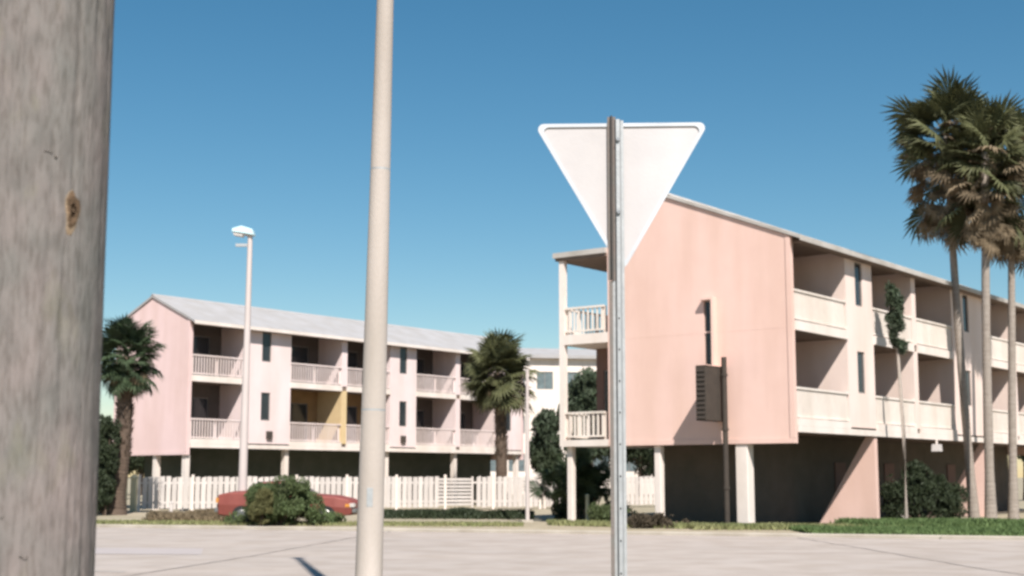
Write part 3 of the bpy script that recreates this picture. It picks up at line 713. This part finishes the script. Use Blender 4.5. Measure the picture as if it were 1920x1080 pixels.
palm(1905, 52.0, Z(300, 52.0), 'rightmost tall fan palm, crown reaching the right edge', lean=.35, seed=5, rad=1.1, pet=1.15, ng=48, nd=70, group=GP, trunk_r=(.155, .12), skirt=2.6)
palm(214, 58, Z(668, 58), 'short green fan palm beside the left end of the far block', lean=.2, seed=6, rad=.85, pet=.9, ng=84, nd=9, up_=(-58, 82), trunk_r=(.42, .27), tm='trunkB', gm='leafD', zdead=(-50, -20), shaggy=1, skirt=.6)
palm(936, 74, Z(700, 74), 'short green fan palm behind the fence before the far block', lean=.0, seed=7, rad=1.15, pet=1.15, ng=96, nd=8, up_=(-62, 82), trunk_r=(.33, .26), tm='trunkB', gm='leaf', zdead=(-60, -25), shaggy=1, skirt=.7)

# slender cypress in front of the near block
def leaf_cloud(N, shape, size, seed, elong=1.6):
    r_ = random.Random(seed); v = []; f = []
    for _ in range(N):
        p = shape(r_)
        if p is None: continue
        s = size * r_.uniform(.6, 1.3)
        q = Euler((r_.uniform(0, 6.28), r_.uniform(0, 6.28), r_.uniform(0, 6.28))).to_matrix()
        o = len(v)
        for c in ((-s * elong, 0, 0), (0, -s * .5, 0), (s * elong, 0, s * .3), (0, s * .5, 0)):
            v.append(tuple(Vector(p) + q @ Vector(c)))
        f += [(o, o + 1, o + 2), (o, o + 2, o + 3)]
    return v, f
def clumps(lst):
    """ellipsoid clumps, list of (cx,cy,cz,rx,ry,rz)"""
    ws = [a[3] * a[4] * a[5] for a in lst]; tot = sum(ws)
    def sh(r_):
        t_ = r_.uniform(0, tot); k = 0
        while t_ > ws[k]: t_ -= ws[k]; k += 1
        c = lst[k]
        d = Vector((r_.gauss(0, 1), r_.gauss(0, 1), r_.gauss(0, 1))).normalized() * (r_.random() ** .45)
        p = Vector((c[0] + d.x * c[3], c[1] + d.y * c[4], c[2] + d.z * c[5]))
        if noise.noise(p * 2.3) < -.18: return None
        return None if p.z < .02 else p
    return sh
def bush(nm, label, cat, px, Y, lst, m, N, size, seed, stems=5, elong=1.6):
    t = thing(nm, label, cat, (X(px, Y, 0), Y, 0))
    v, f = leaf_cloud(N, clumps(lst), size, seed, elong)
    raw('foliage', v, f, M[m], parent=t, kind='stuff')
    st = MB(); r_ = random.Random(seed)
    for k in range(stems):
        c = lst[k % len(lst)]
        st.tube([(c[0] * .2, c[1] * .2, 0), (c[0] * .7, c[1] * .7, c[2] * .5), (c[0], c[1], c[2] + c[5] * .4)], [.05, .035, .015], 6)
    st.build('stem', M['trunkB'], t)
    return t
Y = 46.5
cy = thing('cypress_tree', 'slender dark green tree with a bare thin trunk against the near block balconies', 'tree', (X(1700, Y, 0), Y, 0))
MB().tube([(0, 0, 0), (.02, 0, 3), (-.1, 0, 6.5), (-.15, 0, 8.0)], [.075, .065, .05, .02], 8).build('trunk', M['trunk'], cy, smooth=True)
v, f = leaf_cloud(3600, clumps([(-.08, 0, 6.6, .3, .3, .7), (-.12, 0, 7.4, .3, .3, .6), (-.2, 0, 7.9, .22, .22, .35), (.05, 0, 6.1, .24, .24, .4), (-.3, 0, 7.1, .2, .2, .4)]), .06, 21, 2.0)
raw('crown', v, f, M['bushC'], parent=cy)

# bushes and ground cover
bush('bush', 'rounded green bush hiding the middle of the red car, right of the street lamp', 'bush', 533, 45.6,
     [(0, 0, .6, 1.0, .7, .55), (.7, .1, .65, .6, .6, .5), (-.75, 0, .8, .6, .6, .65), (.15, 0, 1.3, .7, .5, .35), (-.2, 0, .5, 1.25, .8, .45), (.95, 0, .45, .42, .5, .42), (-.9, 0, 1.15, .3, .4, .3), (.55, 0, 1.15, .3, .4, .25), (1.5, .3, .2, .5, .4, .25), (-1.7, .4, .2, .4, .4, .22)], 'bush', 30000, .042, 31)
bush('bush', 'small olive bush tight against the right side of the street lamp', 'bush', 488, 44.9,
     [(0, 0, .45, .4, .4, .42), (.1, 0, .9, .3, .3, .35)], 'bushO', 7000, .032, 32)
bush('shrub', 'olive shrub beside the pale yellow posts near the left palm', 'shrub', 203, 60.5,
     [(0, 0, .6, .5, .5, .6), (.2, 0, 1.1, .35, .4, .4), (-.4, 0, .9, .5, .5, .7)], 'bushO', 8000, .045, 33)
bush('shrub', 'tall dark shrub behind the left wooden pole under the short palm', 'shrub', 196, 57.0,
     [(0, 0, 2.6, .6, .5, 1.2), (-.3, 0, 1.2, .7, .6, 1.2), (.1, 0, 3.5, .45, .5, .6)], 'bushD', 16000, .055, 34)
bush('shrub', 'added low brown clump over a dark ground patch under the near block, right of the sign post', 'shrub', 1240, 43.2,
     [(0, 0, .2, .6, .4, .26), (-.6, 0, .2, .5, .4, .25), (.5, 0, .15, .4, .3, .18)], 'dryD', 6000, .04, 35)  # clump added to fill a dark patch on the ground
bush('hedge', 'dark shrubs growing under the near block between pink fin wall and palms', 'hedge', 1725, 49.6,
     [(-.9, 0, .8, .5, .4, .9), (0, 0.2, 1.1, .7, .5, 1.1), (.9, .7, .8, .6, .5, .9), (1.6, 1.2, .7, .6, .5, .7)], 'bushD', 16000, .05, 36)
# fan palm clump between the buildings
Y = 50.0
fc = thing('fan_palm_clump', 'dark clump of low trunkless fan palms left of the sign post', 'palm clump', (X(1080, Y, 0), Y, 0))
fms = [fan_frond(90 + k, .95, .62, M['leafD'], droop=.4) for k in range(3)]
r2 = random.Random(5)
for k in range(64):
    az = k * 2.4; el = R(r2.uniform(5, 88)); s = r2.uniform(.7, 1.25)
    inst('frond', fms[k % 3], fc, (r2.uniform(-.55, .75), r2.uniform(-.3, .3), r2.uniform(.1, 1.2)), (R(r2.uniform(-60, 60)), -el, az), (s, s, s))
for k in range(5):
    x = -.4 + k * .25; MB().tube([(x, 0, 0), (x + .05, 0, .6), (x - .05, .05, 1.3)], [.1, .09, .07], 8).build('stem', M['trunkB'], fc)
v, f = leaf_cloud(9000, clumps([(0, .2, .8, .85, .4, .8), (.3, .2, 1.5, .7, .4, .6), (-.5, .1, .4, .4, .4, .4)]), .05, 41, 1.8)
raw('undergrowth', v, f, M['bushD'], parent=fc, kind='stuff')
bush('shrub', 'low green shrub at the foot of the sign post', 'shrub', 1150, 47.2, [(0, 0, .3, .7, .4, .35), (.5, 0, .25, .4, .4, .25), (-.5, 0, .4, .4, .3, .35)], 'bush', 8000, .035, 42)

# leafy trees behind
BT = 'leafy trees behind the buildings'
def tree(px, Y, H, rx, label, seed, m='bushD', low=.3, N=14000, size=.14):
    t = thing('leafy_tree', label, 'tree', (X(px, Y, 0), Y, 0), 0, 'leafy trees behind the buildings'); r_ = random.Random(seed)
    MB().tube([(0, 0, 0), (.1, 0, H * .3), (0, 0, H * .7)], [.25, .2, .1], 10).build('trunk', M['trunkB'], t, smooth=True)
    br = MB()
    lst = []
    for k in range(11):
        a = r_.uniform(0, 6.28); d = r_.uniform(0, .65) * rx; z = H * r_.uniform(low, .82)
        lst.append((math.cos(a) * d, math.sin(a) * d, z, rx * r_.uniform(.35, .6), rx * r_.uniform(.35, .6), H * r_.uniform(.10, .18)))
        br.tube([(0.05, 0, z * .6), (math.cos(a) * d * .9, math.sin(a) * d * .9, z)], [.09, .03], 6)
    br.build('branch', M['trunkB'], t)
    v, f = leaf_cloud(N, clumps(lst), size, seed)
    raw('crown', v, f, M[m], parent=t)
tree(1026, 93, Z(765, 93), 1.2, 'dark leafy tree under the distant white building, between the two pink blocks', 51, m='bushC', N=7000)
tree(1036, 84, Z(835, 84), 1.3, 'lower dark leafy tree between the pink blocks, just behind the fan palm clump', 52, low=.2, N=6000)
tree(1104, 78, Z(668, 78), 2.0, 'dark leafy tree seen through the rear corner balcony of the near block', 53, low=.35, N=12000, m='bushC')
tree(175, 96, 7.0, 3.2, 'leafy tree behind the left palm, mostly hidden by the wooden pole', 54, N=18000)

for i_, (px_, Y_, H_) in enumerate(((-260, 120, 8), (-120, 132, 9), (20, 112, 7.5), (2150, 120, 9), (2320, 110, 8))):
    tree(px_, Y_, H_, 4.6, ('leafy tree farthest out beyond the left edge', 'tallest leafy tree beyond the left edge', 'leafy tree hidden behind the wooden pole', 'taller leafy tree beyond the right edge', 'lower leafy tree farthest out beyond the right edge')[i_], 70 + i_, N=9000, size=.2)
tree(262, 118, 7.5, 4.2, 'leafy tree far behind the left end of the far block', 55, N=16000)
tree(330, 125, 7.5, 4.5, 'leafy tree seen far behind through the columns of the far block', 56, N=16000)
tree(1200, 118, 7.0, 4.5, 'leafy tree far behind the short fence piece under the near block', 57, N=16000)
tree(1925, 92, 8.0, 3.5, 'leafy tree behind the far end of the near block at the right edge', 59, N=14000)
tree(1280, 112, 6.5, 4.0, 'leafy tree far behind under the near block', 58, N=12000)
# low ground cover strips
def strip_cover(nm, x0, y0, x1, y1, wdt, h, m, N, size, seed, label=None):
    r_ = random.Random(seed); v = []; f = []
    for _ in range(N):
        q = r_.random(); o_ = r_.gauss(0, .33) * wdt
        x = x0 + (x1 - x0) * q; y = y0 + (y1 - y0) * q + o_
        hh = h * max(.2, 1 - abs(o_ / wdt) ** 2) * (.75 + .5 * noise.noise(Vector((x * .8, y * .8, seed))))
        z = r_.random() * max(.03, hh); s = size * r_.uniform(.6, 1.4); a = r_.uniform(0, 6.28); o = len(v)
        dx, dy = math.cos(a) * s * .3, math.sin(a) * s * .3
        v += [(x - dx, y - dy, z), (x + dx, y + dy, z), (x + r_.uniform(-s, s) * .7, y + r_.uniform(-s, s) * .7, z + s)]
        f.append((o, o + 1, o + 2))
    ob = raw(nm, v, f, M[m]); ob['kind'] = 'stuff'
    if label: ob['label'] = label; ob['category'] = 'ground cover'
    return ob
strip_cover('ground_cover', X(722, 54), 54, X(1000, 53), 53, 1.5, .34, 'bushD', 24000, .09, 61, 'low dark ground cover in front of the long white fence')
strip_cover('dry_brush', X(285, 49), 49, X(430, 50.5), 50.5, 1.3, .42, 'dry', 14000, .1, 62, 'tan dry brush on the verge left of the street lamp')
strip_cover('grass', X(1290, 43), 42.6, X(1700, 43.8), 42.2, .9, .07, 'grassY', 16000, .12, 63, 'thin dry grass at the foot of the pink fin wall')
strip_cover('grass', X(1560, 44.5), 43.2, X(2150, 43.5), 40.5, 1.6, .22, 'grass', 46000, .14, 64, 'taller green grass strip right of the pink fin wall')
strip_cover('grass', X(1030, 45), 46.3, X(1330, 43.5), 42.8, 1.0, .08, 'grassY', 9000, .11, 65, 'thin green grass in front of the fan palm clump')
strip_cover('grass', X(1500, 40), 40.0, X(2250, 40), 37.4, 2.6, .10, 'grass', 60000, .10, 67, 'green lawn between the road edge and the tall palms')
strip_cover('grass', X(1600, 47), 46.5, X(2300, 46), 44.0, 2.6, .12, 'grass', 40000, .12, 68, 'green lawn around the feet of the tall palms')
strip_cover('dry_grass', X(160, 47), 47.5, X(980, 46), 45.4, 1.5, .06, 'grassY', 12000, .08, 66, 'sparse dry grass along the far road edge')

# ---------------------------------------------------------------- red car
Y = 47.4
car = thing('parked_car', 'faded red car parked behind the round green bush, only trunk and bonnet showing', 'car', (X(543, Y, 0), Y, 0), R(-4))
st = [  # x, half width, sill z, belt z, roof z, roof half width
    (-2.33, .62, .42, .80, .80, .5), (-2.28, .78, .32, .98, .99, .62), (-1.9, .84, .26, 1.04, 1.07, .66), (-1.35, .86, .24, 1.04, 1.09, .66),
    (-.95, .87, .24, 1.02, 1.38, .58), (-.3, .87, .24, 1.0, 1.42, .58), (.25, .87, .24, .98, 1.36, .58), (.8, .86, .24, .95, 1.0, .66),
    (1.7, .84, .26, .90, .94, .64), (2.18, .78, .30, .80, .83, .60), (2.33, .64, .38, .66, .68, .5)]
v = []; f = []
for (x, hw, zs, zb, zr, rw_) in st:
    prof = [(-hw * .93, zs), (-hw, (zs + zb) * .5), (-hw * .97, zb), (-rw_, zr), (0, zr + .03), (rw_, zr), (hw * .97, zb), (hw, (zs + zb) * .5), (hw * .93, zs)]
    v += [(x, y, z) for y, z in prof]
for i in range(len(st) - 1):
    for k in range(8): a_ = i * 9 + k; f.append((a_, a_ + 1, a_ + 10, a_ + 9))
    f.append((i * 9 + 8, i * 9, i * 9 + 9, i * 9 + 17))
f += [tuple(range(9)), tuple(range((len(st) - 1) * 9, len(st) * 9))]
body = MB().add(v, f).build('body', M['red'], car, smooth=False)
body.modifiers.new('bev', 'BEVEL').width = .03
for sgn in (-1, 1):
    y = sgn * .80
    for (xa, xb, xc, xd) in ((-1.18, -.4, -.42, -.88), (-.32, .68, .2, -.32)):
        q = [(xa, sgn * .856, 1.03), (xb, sgn * .856, 1.0), (xc, sgn * .63, 1.36), (xd, sgn * .63, 1.36)]
        q2 = [(a, b_ + sgn * .01, c + .008) for a, b_, c in q]
        MB().add(q + q2, [(0, 1, 2, 3), (4, 5, 6, 7), (0, 1, 5, 4), (1, 2, 6, 5), (2, 3, 7, 6), (3, 0, 4, 7)]).build('side_window', M['glass'], car)
for (x0, z0, x1, z1) in ((.78, 1.03, .3, 1.38), (-1.32, 1.10, -.96, 1.40)):
    q = [(x0, -.62, z0), (x0, .62, z0), (x1, .55, z1), (x1, -.55, z1)]; s_ = .02 if x0 > 0 else -.02
    MB().add(q + [(a + s_, b_, c + .015) for a, b_, c in q], [(0, 1, 2, 3), (4, 5, 6, 7), (0, 1, 5, 4), (1, 2, 6, 5), (2, 3, 7, 6), (3, 0, 4, 7)]).build('windscreen', M['glass'], car)
for x in (-1.45, 1.42):
    for sgn in (-1, 1):
        wv = MB().tube([(x, sgn * .70, .31), (x, sgn * .90, .31)], .31, 20).build('wheel', M['rubber'], car)
        MB().tube([(x, sgn * .895, .31), (x, sgn * .912, .31)], [.19, .16], 14).build('rim', M['chrome'], wv)
MB().box(2.26, 2.42, -.72, .72, .38, .52).build('bumper', M['chrome'], car, bevel=.02)
MB().box(-2.42, -2.27, -.72, .72, .40, .55).build('bumper', M['chrome'], car, bevel=.02)
for sgn in (-1, 1):
    MB().box(2.15, 2.35, min(sgn * .42, sgn * .76), max(sgn * .42, sgn * .76), .56, .70).build('headlight', M['headlight'], car, bevel=.02)
    MB().box(2.05, 2.2, min(sgn * .765, sgn * .80), max(sgn * .765, sgn * .80), .58, .68).build('indicator', M['amber'], car)
    MB().box(-2.36, -2.2, min(sgn * .5, sgn * .76), max(sgn * .5, sgn * .76), .72, .88).build('tail_light', M['amber'], car)
